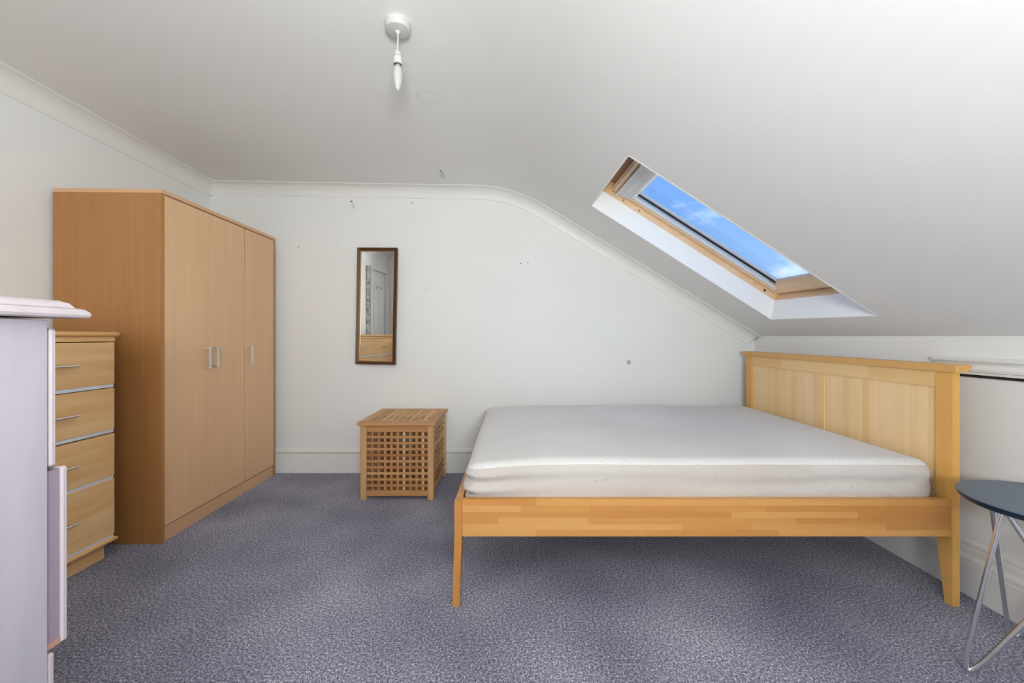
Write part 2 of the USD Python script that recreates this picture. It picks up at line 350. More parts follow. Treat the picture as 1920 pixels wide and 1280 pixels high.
# cornice (concave cove): over the back wall, up the slope, and along the left wall
def cove_section(D=0.080, H=0.082):
    pts = [(0, 0), (D, 0), (D, .005), (D - .007, .007)]
    for t in np.linspace(0, PI / 2, 9):
        pts.append((D - .007 - (D - .014) * math.sin(t), H - .007 - (H - .014) * math.cos(t)))
    return pts + [(.006, H), (0, H)]
xs = np.concatenate([np.linspace(XL, -.4, 6), np.linspace(-.35, .30, 24), np.linspace(.5, XR - .005, 8)])
def up_normal(x, y):
    e = 1e-3; g = (ceil_z(x + e, y) - ceil_z(x - e, y)) / (2 * e); n = np.array([g, 0, -1.0]); return n / np.linalg.norm(n)
rings = []
for x in xs:
    ring = []
    for a, b in cove_section():
        p = np.array([x, YB - a, float(ceil_z(x, YB - a))]) + up_normal(x, YB) * (b - .0005)
        ring.append(p)
    rings.append(ring)
struct('trim_1', loft(rings), M['trim'], 'white cove cornice along the top of the back wall', 'cornice', smooth=35)
rings = [[(XL + a, y, float(ceil_z(XL + a, y)) - b + .0005) for a, b in cove_section(.082, .098)] for y in np.linspace(YP, YB, 9)]
struct('trim_2', loft(rings), M['trim'], 'white cove cornice along the top of the left wall', 'cornice', smooth=35)
rings = [[(x, YP + a, float(ceil_z(x, YP + a)) - b + .0005) for a, b in cove_section()] for x in np.linspace(XL, XP, 6)]
struct('trim_3', loft(rings), M['trim'], 'white cove cornice on the partition wall seen in the mirror', 'cornice', smooth=35)
# rail on the knee wall, with a black strip painting in the shadow gap below it
rail = [(XR, .895), (XR - .012, .895), (XR - .012, .905), (XR - .020, .908), (XR - .022, .918), (XR - .016, .926), (XR - .013, .934), (XR - .018, .942), (XR - .026, .948), (XR - .028, .956), (XR - .02, .962), (XR, .964)]
struct('trim_4', prism(rail, 'y', YR, 1.83), M['trim'], 'white moulded rail on the knee wall right of the headboard', 'rail')
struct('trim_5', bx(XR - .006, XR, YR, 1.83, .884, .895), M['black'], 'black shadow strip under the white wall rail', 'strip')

# skirting boards
bb = [(0, 0), (.020, 0), (.020, .150), (.010, .1525), (.010, .1555), (.023, .158), (.025, .165), (.019, .173), (.010, .178), (.006, .186), (0, .188)]
struct('baseboard_back', prism([(YB - u, z) for u, z in bb], 'x', XL, XR), M['trim'], 'white skirting board along the back wall', 'skirting board')
br = [(0, 0), (.026, 0), (.026, .128), (.021, .131), (.021, .136), (.027, .139), (.027, .152), (.022, .158), (.015, .166), (.015, .190), (.011, .194), (.011, .200), (.014, .203), (.013, .214), (.005, .222), (0, .222)]
struct('baseboard_right', prism([(XR - u, z) for u, z in br], 'y', YR, YB - .022), M['trim'], 'tall moulded white skirting board along the knee wall', 'skirting board')
struct('baseboard_left', prism([(XL + u, z) for u, z in bb], 'y', DY1 + .06, YB - .022), M['trim'], 'white skirting board along the left wall behind the furniture', 'skirting board')

# door in the left wall (seen in the mirror)
door = thing('door_1', 'white panelled door in the left wall, seen only in the mirror', 'door', (XL, (DY0 + DY1) / 2, 0))
tag(door, kind='structure')
hw = (DY1 - DY0) / 2
obj('leaf', bx(-.06, -.022, -hw + .004, hw - .004, .004, DZ - .004), M['trim'], door)
for z0, z1 in ((.25, .95), (1.10, 1.80)):
    for y0, y1 in ((-hw + .09, -.04), (.04, hw - .09)):
        obj('panel', bx(-.026, -.014, y0, y1, z0, z1, .006), M['trim'], door)
for s in (-1, 1):
    obj('architrave', bx(0, .018, s * hw - (.05 if s < 0 else 0), s * hw + (.05 if s > 0 else 0), 0, DZ, .004), M['trim'], door)
obj('architrave', bx(0, .018, -hw - .05, hw + .05, DZ, DZ + .055, .004), M['trim'], door)
for y in (-.08, .06):
    obj('coat_hook', cat(bx(-.022, -.016, y - .006, y + .006, 1.74, 1.80), tube([(-.02, y, 1.75), (-.002, y, 1.745), (.003, y, 1.756), (.004, y, 1.775)], .004, 8)), M['dark_metal'], door)
cl = obj('hanging_cloth', loft([[(XL + .004 + t + .006 * math.sin(9 * u + z * 2), 0.70 + u * .09, z) for u, t in [(k / 12, .0) for k in range(13)] + [(k / 12, .012) for k in range(12, -1, -1)]] for z in np.linspace(.7, 2.02, 12)]), M['cloth_grey'], None, 30)
tag(cl, 'grey patterned cloth hanging beside the white door in the mirror', 'cloth')

# ------------------------------------------------------------------ roof windows
def wbox(at, a0, a1, b0, b1, d0, d1):
    return hull([at(a, b, d) for a in (a0, a1) for b in (b0, b1) for d in (d0, d1)])
def roof_window(name, W, label, detailed):
    at = W[0]
    o = at(WA / 2, WB / 2, 0)
    w = thing(name, label, 'window', tuple(o)); tag(w, kind='structure')
    A = lambda a, b, d: at(a, b, d) - o
    D1 = 0.112                                # depth of the white lining
    i0, i1, j0, j1 = .010, WA - .052, .014, WB - .014      # inner rectangle of the lining at depth D1
    t = .010
    def board(p, q, inner_p, inner_q, out):   # lining board between outer edge p-q (d=0) and inner edge (d=D1), thickened outwards
        pts = [A(*p, -.001), A(*q, -.001), A(*inner_p, D1), A(*inner_q, D1)]
        return hull(pts + [x + out * t for x in pts])
    es = at(1, 0, 0) - at(0, 0, 0); ey = at(0, 1, 0) - at(0, 0, 0)
    obj('lining_board', board((0, WB), (WA, WB), (i0, j1), (i1, j1), ey), M['lining'], w)
    obj('lining_board', board((0, 0), (WA, 0), (i0, j0), (i1, j0), -ey), M['lining'], w)
    obj('lining_board', board((0, 0), (0, WB), (i0, j0), (i0, j1), -es), M['lining'], w)
    obj('lining_board', board((WA, 0), (WA, WB), (i1, j0), (i1, j1), es), M['lining'], w)
    # fixed pine frame
    F0, F1 = D1, D1 + .085
    obj('frame_side', wbox(A, i0 - .05, i1 + .05, j1 - .004, j1 + .05, F0, F1), M['pine_s'], w)
    obj('frame_side', wbox(A, i0 - .05, i1 + .05, j0 - .05, j0 + .004, F0, F1), M['pine_s'], w)
    obj('frame_head', wbox(A, i0 - .05, i0 + .004, j0 + .004, j1 - .004, F0, F1), M['pine_dark'], w)
    obj('frame_sill', wbox(A, i1 - .004, i1 + .05, j0 + .004, j1 - .004, F0, F1), M['pine_y'], w)
    # sash, with a shadow gap to the frame
    g, sw, S0, S1 = .010, .050, D1 + .034, D1 + .098
    si0, si1, sj0, sj1 = i0 + g + .030, i1 - g - .012, j0 + g, j1 - g
    obj('shadow_gap', cat(wbox(A, i0, i1, j1 - g - .006, j1, S1 - .02, S1), wbox(A, i0, i1, j0, j0 + g + .006, S1 - .02, S1), wbox(A, i0, si0 + .004, j0, j1, S1 - .02, S1), wbox(A, si1 - .004, i1, j0, j1, S1 - .02, S1)), M['pine_dark'], w)
    obj('sash_side', wbox(A, si0, si1, sj1 - .018, sj1, S0, S1), M['pine_s'], w)
    obj('sash_side', wbox(A, si0, si1, sj0, sj0 + .018, S0, S1), M['pine_s'], w)
    obj('sash_head', wbox(A, si0, si0 + .05, sj0 + .018, sj1 - .018, S0, S1), M['pine_y'], w)
    # bottom rail of the sash, bevelled towards the glass
    obj('sash_bottom_rail', hull([A(a, b, d) for b in (sj0 + .018, sj1 - .018) for a, d in ((si1, S0), (si1 - .016, S0), (si1 - .070, S0 + .045), (si1 - .070, S1), (si1, S1))]), M['pine_y'], w)
    # blind guide rails
    for s, jj in ((1, sj1 - .018), (-1, sj0 + .018)):
        lo, hi = sorted((jj, jj - s * .018)); obj('blind_guide_rail', wbox(A, si0 + .05, si1 - .030, lo, hi, S0 + .008, S1), M['white_plastic'], w)
        lo, hi = sorted((jj - s * .018, jj - s * .022)); obj('guide_rail_lip', wbox(A, si0 + .05, si1 - .032, lo, hi, S0 + .026, S1), M['alu'], w)
        lo, hi = sorted((jj - s * .022, jj - s * .028)); obj('gasket', wbox(A, si0 + .05, si1 - .05, lo, hi, S1 - .026, S1), M['black'], w)
        lo, hi = sorted((jj - s * .028, jj - s * .040)); obj('glazing_bead', wbox(A, si0 + .05, si1 - .06, lo, hi, S1 - .018, S1), M['white_plastic'], w)
    obj('pane', wbox(A, si0 + .02, si1 - .04, sj0 + .015, sj1 - .015, S1 - .008, S1 - .004), M['glass'], w)
    # outer flashing
    fl = [wbox(A, i0 - .10, i1 + .10, j1 - .012, j1 + .10, S1, S1 + .012), wbox(A, i0 - .10, i1 + .10, j0 - .10, j0 + .012, S1, S1 + .012),
          wbox(A, i0 - .10, si0 + .045, j0, j1, S1, S1 + .012), wbox(A, si1 - .02, i1 + .10, j0, j1, S1, S1 + .012)]
    obj('flashing', cat(*fl), M['grey_plastic'], w)
    if detailed:
        # ventilation flap and control bar, roller blind cassette
        obj('ventilation_flap', wbox(A, si0 + .012, si0 + .030, sj0 + .03, sj1 - .03, S0 - .016, S0), M['pine_y'], w)
        obj('control_bar', wbox(A, si0 + .040, si0 + .056, sj0 - .004, sj1 + .006, S0 - .030, S0 + .006), M['white_plastic'], w)
        rg = []
        for b in (sj0 + .012, sj1 - .012):
            ring = [A(si0 + .058, b, S1 - .02), A(si0 + .058, b, S0 - .010)]
            for t_ in np.linspace(0, PI / 2, 8):
                ring.append(A(si0 + .082 + .058 * math.sin(t_), b, S0 + .018 - .030 * math.cos(t_)))
            ring.append(A(si0 + .140, b, S1 - .02)); rg.append(ring)
        obj('blind_cassette', loft(rg), M['grey_plastic'], w, 30)
        obj('blind_bottom_bar', wbox(A, si0 + .141, si0 + .158, sj0 + .020, sj1 - .020, S0 + .030, S1 - .012), M['alu'], w)
        for a, b in ((si0 + .10, 0), (si0 + .22, 0)):
            obj('screw', wbox(A, a, a + .008, j1 - .007, j1 - .003, F0 + .012, F0 + .020), M['dark_metal'], w)
        obj('keep', wbox(A, i1 - .10, i1 - .088, j1 - .007, j1 - .003, F0 + .012, F0 + .024), M['black'], w)
    return w
roof_window('window_1', W1, 'pine roof window with a half-open grey blind in the sloped ceiling', True)
roof_window('window_2', W2, 'added unseen second roof window in the slope behind the camera', False)  # roof window added out of view to let in light
w3 = thing('window_3', 'added unseen wide white rear window behind the camera', 'window', (0, YR, .96)); tag(w3, kind='structure')  # invented rear window, out of view, holding the fill light
obj('frame', cat(bx(-1.13, -1.07, -.09, -.03, 0, 1.02), bx(1.07, 1.13, -.09, -.03, 0, 1.02), bx(-1.13, 1.13, -.09, -.03, 0, .05), bx(-1.13, 1.13, -.09, -.03, .97, 1.03)), M['trim'], w3)
for x in (-.37, .37): obj('mullion', bx(x - .02, x + .02, -.09, -.03, .05, .97), M['trim'], w3)
obj('pane', bx(-1.07, 1.07, -.064, -.06, .05, .97), M['glass'], w3)
obj('window_sill', bx(-1.18, 1.18, -.03, .06, -.03, 0, .004), M['trim'], w3)

# ------------------------------------------------------------------ wardrobe (three doors, beech veneer)
ward = thing('wardrobe', 'tall three-door beech-veneer wardrobe against the left wall', 'wardrobe', (-1.7725, 2.102, 0), math.radians(1.2))
WD, WW, WH = .535, 1.045, 1.794              # local: front face x=0, depth to -x, width to +y
obj('side_panel', bx(-WD, 0, 0, .022, 0, WH - .020), M['ward_side_shaded'], ward)
obj('side_panel', bx(-WD, 0, WW - .018, WW, 0, WH - .020), M['ward_side_shaded'], ward)
obj('top_panel', bx(-WD, .002, 0, WW, WH - .020, WH, .0015), M['ward_y'], ward)
obj('back_panel', bx(-WD, -WD + .006, .022, WW - .018, 0, WH - .02), M['ward_side_shaded'], ward)
obj('base_panel', bx(-WD + .01, -.02, .022, WW - .018, .062, .080), M['ward_y'], ward)
obj('plinth', bx(-.018, -.006, .022, WW - .018, 0, .074), M['ward_y'], ward)
obj('partition', bx(-WD + .01, -.02, .676, .692, .08, WH - .02), M['ward_side_shaded'], ward)
d_edges = [(.0235, .345), (.3465, .674), (.682, 1.026)]
for i, (y0, y1) in enumerate(d_edges):
    d = obj('door', bx(-.017, .001, y0, y1, .081, WH - .0255, .0012), M['ward_front'], ward)
    hy = y1 - .036 if i == 0 else y0 + .030
    h = cat(bx(.028, .033, hy - .010, hy + .010, .866, .986, .001), bx(.001, .031, hy - .008, hy + .008, .866, .876), bx(.001, .031, hy - .008, hy + .008, .976, .986))
    hd = obj('handle', h, M['alu'], d, label='square aluminium pull handle')

# ------------------------------------------------------------------ beech chest of four drawers
chest = thing('chest_of_drawers', 'beech chest of four drawers with silver strips beside the wardrobe', 'chest of drawers', (-1.90, .89, 0))
CW, CD = 1.10, .40                             # local: front x=0, width +y
obj('plinth', bx(-CD + .02, -.030, .03, CW - .022, 0, .076), M['chest'], chest)
def nose(z0, z1, y0, y1, x1):                  # board with a rounded nose on the front and the ends
    r = (z1 - z0) / 2; rings = []
    for t in np.linspace(-PI / 2, PI / 2, 9):
        e = r * (1 - math.cos(t)); z = (z0 + z1) / 2 + r * math.sin(t)
        rings.append([(-CD, y0 + e, z), (x1 - e, y0 + e, z), (x1 - e, y1 - e, z), (-CD, y1 - e, z)])
    return loft(rings)
obj('base_board', nose(.076, .096, -.004, CW + .006, .012), M['chest_edge'], chest, 40)
obj('top_board', nose(1.046, 1.070, -.008, CW + .010, .016), M['chest_edge'], chest, 40)
obj('side_panel', bx(-CD, -.018, 0, .018, .096, 1.046), M['chest_z'], chest)
obj('side_panel', bx(-CD, -.018, CW - .018, CW, .096, 1.046), M['chest_z'], chest)
obj('back_panel', bx(-CD, -CD + .006, .018, CW - .018, .096, 1.046), M['chest_z'], chest)
obj('top_rail', bx(-.018, 0.001, 0, CW, 1.025, 1.046, .001), M['chest_edge'], chest)
for z0, z1 in ((.824, 1.021), (.610, .804), (.388, .588), (.110, .373)):
    d = obj('drawer', bx(-.018, 0, .001, CW - .001, z0, z1, .0012), M['chest'], chest)
    obj('silver_strip', bx(-.018, -.003, .004, CW - .004, z0 - .0165, z0 - .0005), M['satin_strip'], d, label='satin silver strip')
    zc = (z0 + z1) / 2
    for yc in (.28, CW - .256):
        h = tube([(.028, yc - .06, zc), (.028, yc + .06, zc)], .006, 14)
        st = [tube([(0, yc + s * .038, zc), (.028, yc + s * .038, zc)], .0045, 10) for s in (-1, 1)]
        obj('handle', cat(h, *st), M['chrome'], d, 40, label='chrome bar handle')

# ------------------------------------------------------------------ lilac painted chest in the foreground
pc = thing('painted_chest', 'tall lilac painted chest with a half-open drawer, cut by the left edge', 'chest of drawers', (-.85, .30, 0))
PW, PD = .82, .462                            # local: side x=0 facing the camera, width to -x, front +y
obj('side_panel', bx(-.022, 0, 0, PD, 0, 1.080, .0015), M['lilac'], pc)
obj('side_panel', bx(-PW, -PW + .022, 0, PD, 0, 1.080, .0015), M['lilac'], pc)
obj('back_panel', bx(-PW + .022, -.022, 0, .01, .03, 1.080), M['lilac'], pc)
prof = [(.030, 1.1165), (.030, 1.1160), (.0215, 1.1120), (.0175, 1.1060), (.0155, 1.1035), (.007, 1.1010), (.002, 1.0960), (.000, 1.0905), (.002, 1.0860), (.006, 1.0840)]
rg = []
for e, z in reversed(prof):
    x1, x0, y1 = .030 - e, -PW - .030 + e, PD + .050 - e
    rg.append([(x1, 0, z), (x1, y1, z), (x0, y1, z), (x0, 0, z)])
obj('top', loft(rg), M['lilac_top'], pc, 25, label='pinkish white moulded top')
obj('top_rail', bx(-PW + .022, -.022, PD - .03, PD - .004, 1.055, 1.080), M['lilac_inner'], pc)
obj('front_rail', bx(-PW + .022, -.022, PD - .03, PD - .006, .795, .803), M['bare_edge'], pc)
obj('front_rail', bx(-PW + .022, -.022, PD - .03, PD - .006, .458, .468), M['bare_edge'], pc)
obj('front_rail', bx(-PW + .022, -.022, PD - .03, PD - .006, .110, .122), M['bare_edge'], pc)
obj('plinth', bx(-PW + .022, -.022, PD - .03, PD - .010, 0, .110), M['lilac'], pc)
for z0, z1, pull in ((.808, 1.064, .0075), (.470, .803, .0275), (.125, .4635, .0045)):
    y = PD + pull - .004
    d = obj('drawer', bx(-PW + .006, -.001, y, y + .0135, z0, z1, .004), M['lilac_top'], pc)
    obj('drawer_side', bx(-.024, -.012, PD - .32, y, z0 + .020, z1 - .012) if pull < .02 else bx(-.012, -.004, PD + .0005, y, z0 + .012, z1 - .002), M['lilac_inner'], d, label='dusky mauve drawer side')
    obj('drawer_side', bx(-PW + .024, -PW + .036, PD - .32, y, z0 + .020, z1 - .012), M['lilac_inner'], d)
    obj('drawer_bottom', bx(-PW + .036, -.024, PD - .32, y, z0 + .022, z0 + .028), M['lilac_inner'], d)
    if pull > .02: obj('worn_edge', bx(-.013, -.003, PD + .0005, y, z0 + .002, z0 + .0125), M['bare_edge'], d, label='bare reddish worn edge')
    for xk in (-.2, -PW + .2):
        k = lathe([(.0, 0), (.010, 0), (.009, .012), (.017, .020), (.018, .028), (.010, .034), (0, .035)], 20)
        k.apply_transform(trimesh.transformations.rotation_matrix(-PI / 2, (1, 0, 0))); k.apply_translation((xk, y + .0135, (z0 + z1) / 2))
        obj('knob', k, M['lilac_top'], d, 40)

# ------------------------------------------------------------------ wooden lattice box
hb = thing('lattice_storage_box', 'square wooden lattice box with a lid standing against the back wall', 'storage box', (-.7375, 2.665, 0))
HW_, HD_, HH = .235, .500, .478               # local: half width, depth (+y), height under the lid
lg = .040
def hm(axis): return M['acacia_' + axis][rng.choice((0, 0, 1, 1, 2, 3))]
for sx in (-1, 1):
    for y0 in (0, HD_ - lg):
        x0, x1 = (-HW_, -HW_ + lg) if sx < 0 else (HW_ - lg, HW_)
        obj('leg', bx(x0, x1, y0, y0 + lg, 0, HH, .0025), hm('z'), hb)
LT, LB = HH - .044, .058                      # lattice top and bottom
def lattice(panel_name, plane, fixed, u0, u1):
    """plane 'y': the lattice lies at y=fixed and runs along x; 'x': at x=fixed, along y"""
    pn = group_part(panel_name, hb)
    def B(ua, ub, t0, t1, z0, z1):
        return bx(ua, ub, fixed + t0, fixed + t1, z0, z1, .001) if plane == 'y' else bx(fixed + t0, fixed + t1, ua, ub, z0, z1, .001)
    ax = 'x' if plane == 'y' else 'y'
    obj('rail', B(u0, u1, -.010, .010, LT, HH), hm(ax), pn)
    obj('rail', B(u0, u1, -.010, .010, LB - .036, LB), hm(ax), pn)
    n = 10
    pz = (LT - LB - .002 + .0155) / n; pu = (u1 - u0 + .0155) / n
    for k in range(n - 1):
        z = LB + (k + 1) * pz - .0155
        front = B(u0, u1, -.009, -.001, z, z + .0165) if fixed < .1 or plane == 'x' and fixed < 0 else B(u0, u1, .001, .009, z, z + .0165)
        obj('slat', front, M['acacia_' + ax][rng.choice((0, 0, 1, 2, 2, 3))], pn)
    for k in range(n - 1):
        u = u0 + (k + 1) * pu - .0155
        back = B(u, u + .0165, -.001, .007, LB, LT) if fixed < .1 or plane == 'x' and fixed < 0 else B(u, u + .0165, -.007, .001, LB, LT)
        obj('slat', back, M['acacia_z'][rng.choice((0, 0, 1, 2, 3))], pn)
lattice('front_panel', 'y', .018, -HW_ + lg, HW_ - lg)
lattice('back_panel', 'y', HD_ - .018, -HW_ + lg, HW_ - lg)
lattice('side_panel', 'x', -HW_ + .016, lg, HD_ - lg)
lattice('side_panel', 'x', HW_ - .016, lg, HD_ - lg)
obj('bottom_board', bx(-HW_ + .02, HW_ - .02, .03, HD_ - .03, .036, .046), M['acacia_x'][0], hb)
lid = group_part('lid', hb)
lx, ly0, ly1 = .250, -.018, HD_ + .002
obj('lid_rail', bx(-lx, lx, ly0, ly0 + .058, HH + .001, HH + .021, .002), M['acacia_x'][0], lid)
obj('lid_rail', bx(-lx, lx, ly1 - .050, ly1, HH + .001, HH + .021, .002), M['acacia_x'][1], lid)
obj('lid_rail', bx(-lx, -lx + .055, ly0 + .058, ly1 - .050, HH + .001, HH + .021, .002), M['acacia_y'][1], lid)
obj('lid_rail', bx(lx - .055, lx, ly0 + .058, ly1 - .050, HH + .001, HH + .021, .002), M['acacia_y'][0], lid)
ux0, ux1, uy0, uy1 = -lx + .055, lx - .055, ly0 + .058, ly1 - .050
for k in range(8):
    u = ux0 + (k + 1) * (ux1 - ux0 + .019) / 9 - .019
    obj('slat', bx(u, u + .019, uy0, uy1, HH + .010, HH + .019, .001), M['acacia_y'][3 if k in (2, 5) else rng.choice((0, 1, 1, 3))], lid)
for k in range(7):
    u = uy0 + (k + 1) * (uy1 - uy0 + .022) / 8 - .022
    obj('slat', bx(ux0, ux1, u, u + .022, HH + .009, HH + .0175, .001), M['acacia_x'][rng.choice((0, 1))], lid)

# ------------------------------------------------------------------ wall mirror (hung a little crooked, its right edge off the wall)
YAW, ROLL = -.065, math.radians(1.05)
mz, mw, mh = 1.279, .310, .890
mir = thing('wall_mirror', 'tall narrow mirror in a dark gilt frame on the back wall', 'mirror', (-1.033, YB - .010, mz - mh / 2))
def hang(m):
    m = rot_about(m, (0, 1, 0), ROLL, (0, 0, mh / 2))
    return rot_about(m, (0, 0, 1), YAW, (-mw / 2, 0, mh / 2))
fw = .022
def rail_piece(a, b, c, d): return hull([(x, y, z) for (x, z, y) in a + b + c + d])
def frame_side(p0, p1, q0, q1, y_out, y_in, yb):
    """outer edge p0-p1, inner edge q0-q1 (x,z); front faces y_out at the outer and y_in at the inner edge"""
    pts = []
    for (x, z), y in ((p0, y_out), (p1, y_out), (q0, y_in), (q1, y_in)): pts += [(x, y, z), (x, yb, z)]
    return hull(pts)
O = [(-mw / 2, 0), (mw / 2, 0), (mw / 2, mh), (-mw / 2, mh)]
I = [(-mw / 2 + fw, fw), (mw / 2 - fw, fw), (mw / 2 - fw, mh - fw), (-mw / 2 + fw, mh - fw)]
I2 = [(-mw / 2 + fw + .006, fw + .006), (mw / 2 - fw - .006, fw + .006), (mw / 2 - fw - .006, mh - fw - .006), (-mw / 2 + fw + .006, mh - fw - .006)]
for k in range(4):
    j = (k + 1) % 4
    fr = obj('frame_rail', hang(frame_side(O[k], O[j], I[k], I[j], -.024, -.016, 0)), M['frame_dark'], mir)
    obj('gilt_slip', hang(frame_side(I[k], I[j], I2[k], I2[j], -.016, -.010, -.002)), M['gold'], fr, label='worn gilt inner slip')
obj('mirror_glass', hang(bx(-mw / 2 + fw - .004, mw / 2 - fw + .004, -.008, -.003, fw - .004, mh - fw + .004)), M['mirror'], mir)
obj('backing_board', hang(bx(-mw / 2 + .006, mw / 2 - .006, -.003, .0, .006, mh - .006)), M['frame_dark'], mir)

# ------------------------------------------------------------------ bed
bed = thing('bed_frame', 'honey-coloured wooden double bed frame with a panelled headboard', 'bed', (0, 1.615, 0))
BW = 1.425                                    # local y from 0 (near side) to BW
bw = lambda a, w=(0, 0, 1, 2): M['bed_' + a][rng.choice(w)]
def staves(parent, x0, x1, y0, y1, z0, z1, courses, axis, tones, lo=.25, hi=.62, jit=.0003):
    """solid-wood board made of staves glued edge to edge; axis = length of the staves"""
    if axis == 'x':
        h = (z1 - z0) / courses
        for c in range(courses):
            x = x0
            first = True
            while x < x1 - 1e-6:
                L = rng.uniform(lo, hi) * (rng.uniform(.3, 1) if first else 1); first = False
                e = x1 if x + L > x1 - .12 else x + L
                j = rng.uniform(0, jit)
                obj('stave', bx(x, e, y0 + j, y1 - j, z0 + c * h, z0 + (c + 1) * h), M['bed_x'][rng.choice(tones)], parent)
                x = e
    else:
        w = (y1 - y0) / courses
        for c in range(courses):
            j = rng.uniform(0, jit)
            obj('stave', bx(x0 + j, x1 - j, y0 + c * w, y0 + (c + 1) * w, z0, z1), M['bed_panel'][rng.choice(tones)], parent)
sr = group_part('side_rail', bed)
staves(sr, -.195, 1.7095, .006, .031, .270, .414, 6, 'x', (0, 0, 1, 1, 2))
sr2 = group_part('side_rail', bed)
staves(sr2, -.195, 1.7095, BW - .031, BW - .006, .270, .414, 5, 'x', (0, 1, 2))
# foot end: leg, rail and leg in one board plane
obj('foot_rail', bx(-.224, -.1955, .066, BW - .066, .262, .408, .002), M['bed_y'][0], bed)
def leg_post(x0, x1, lean, y_near, sgn, ztop, taper):
    """post whose far side tapers towards the floor; sgn = direction of the taper"""
    a = y_near; w = .064; pts = []
    for z, ww, dx in ((0, .030, -lean), (.262, w, 0), (ztop, w, 0)):
        for x in (x0 + dx, x1 + dx):
            pts += [(x, a, z), (x, a + sgn * ww, z)]
    lo = hull([p for p in pts if p[2] <= .262]); up = hull([p for p in pts if p[2] >= .262])
    return cat(lo, up)
obj('leg', leg_post(-.224, -.1955, .008, 0, 1, .408, True), M['bed_z'][2], bed)
obj('leg', leg_post(-.224, -.1955, .008, BW, -1, .408, True), M['bed_z'][0], bed)
# headboard
hbd = group_part('headboard', bed)
obj('post', leg_post(1.710, 1.739, 0, 0, 1, .911, True), M['bed_post'], hbd)
obj('post', leg_post(1.710, 1.739, 0, BW, -1, .911, True), M['bed_post'], hbd)
for i, e in enumerate(np.split(np.linspace(.064, BW - .064, 5), 1)[0][:-1]):
    L = (BW - .128) / 4
    obj('top_rail', bx(1.7135, 1.736, e, e + L, .845, .911), M['bed_rail_head'][(0, 1, 1, 0)[i]], hbd)
obj('stile', bx(1.7155, 1.736, .672, .741, .30, .845), M['bed_panel'][2], hbd)
for y0, y1, n in ((.064, .672, 15), (.741, BW - .064, 15)):
    staves(hbd, 1.721, 1.735, y0, y1, .30, .845, n, 'z', (0, 1, 2, 3))
obj('bottom_rail', bx(1.714, 1.736, .064, BW - .064, .262, .30), M['bed_y'][0], hbd)
obj('cap', prism([(1.698, .911), (1.698, .940), (1.764, .940), (1.761, .930), (1.750, .919), (1.745, .911)], 'y', -.022, BW + .022), M['bed_y'][3], hbd)
# slatted base
for k in range(14):
    x = -.17 + k * .132
    obj('slat', bx(x, x + .075, .034, BW - .034, .345, .362), M['bed_y'][3], bed)
obj('slat_ledge', bx(-.19, 1.705, .0315, .055, .322, .344), M['bed_x'][1], bed)
obj('slat_ledge', bx(-.19, 1.705, BW - .055, BW - .0315, .322, .344), M['bed_x'][1], bed)

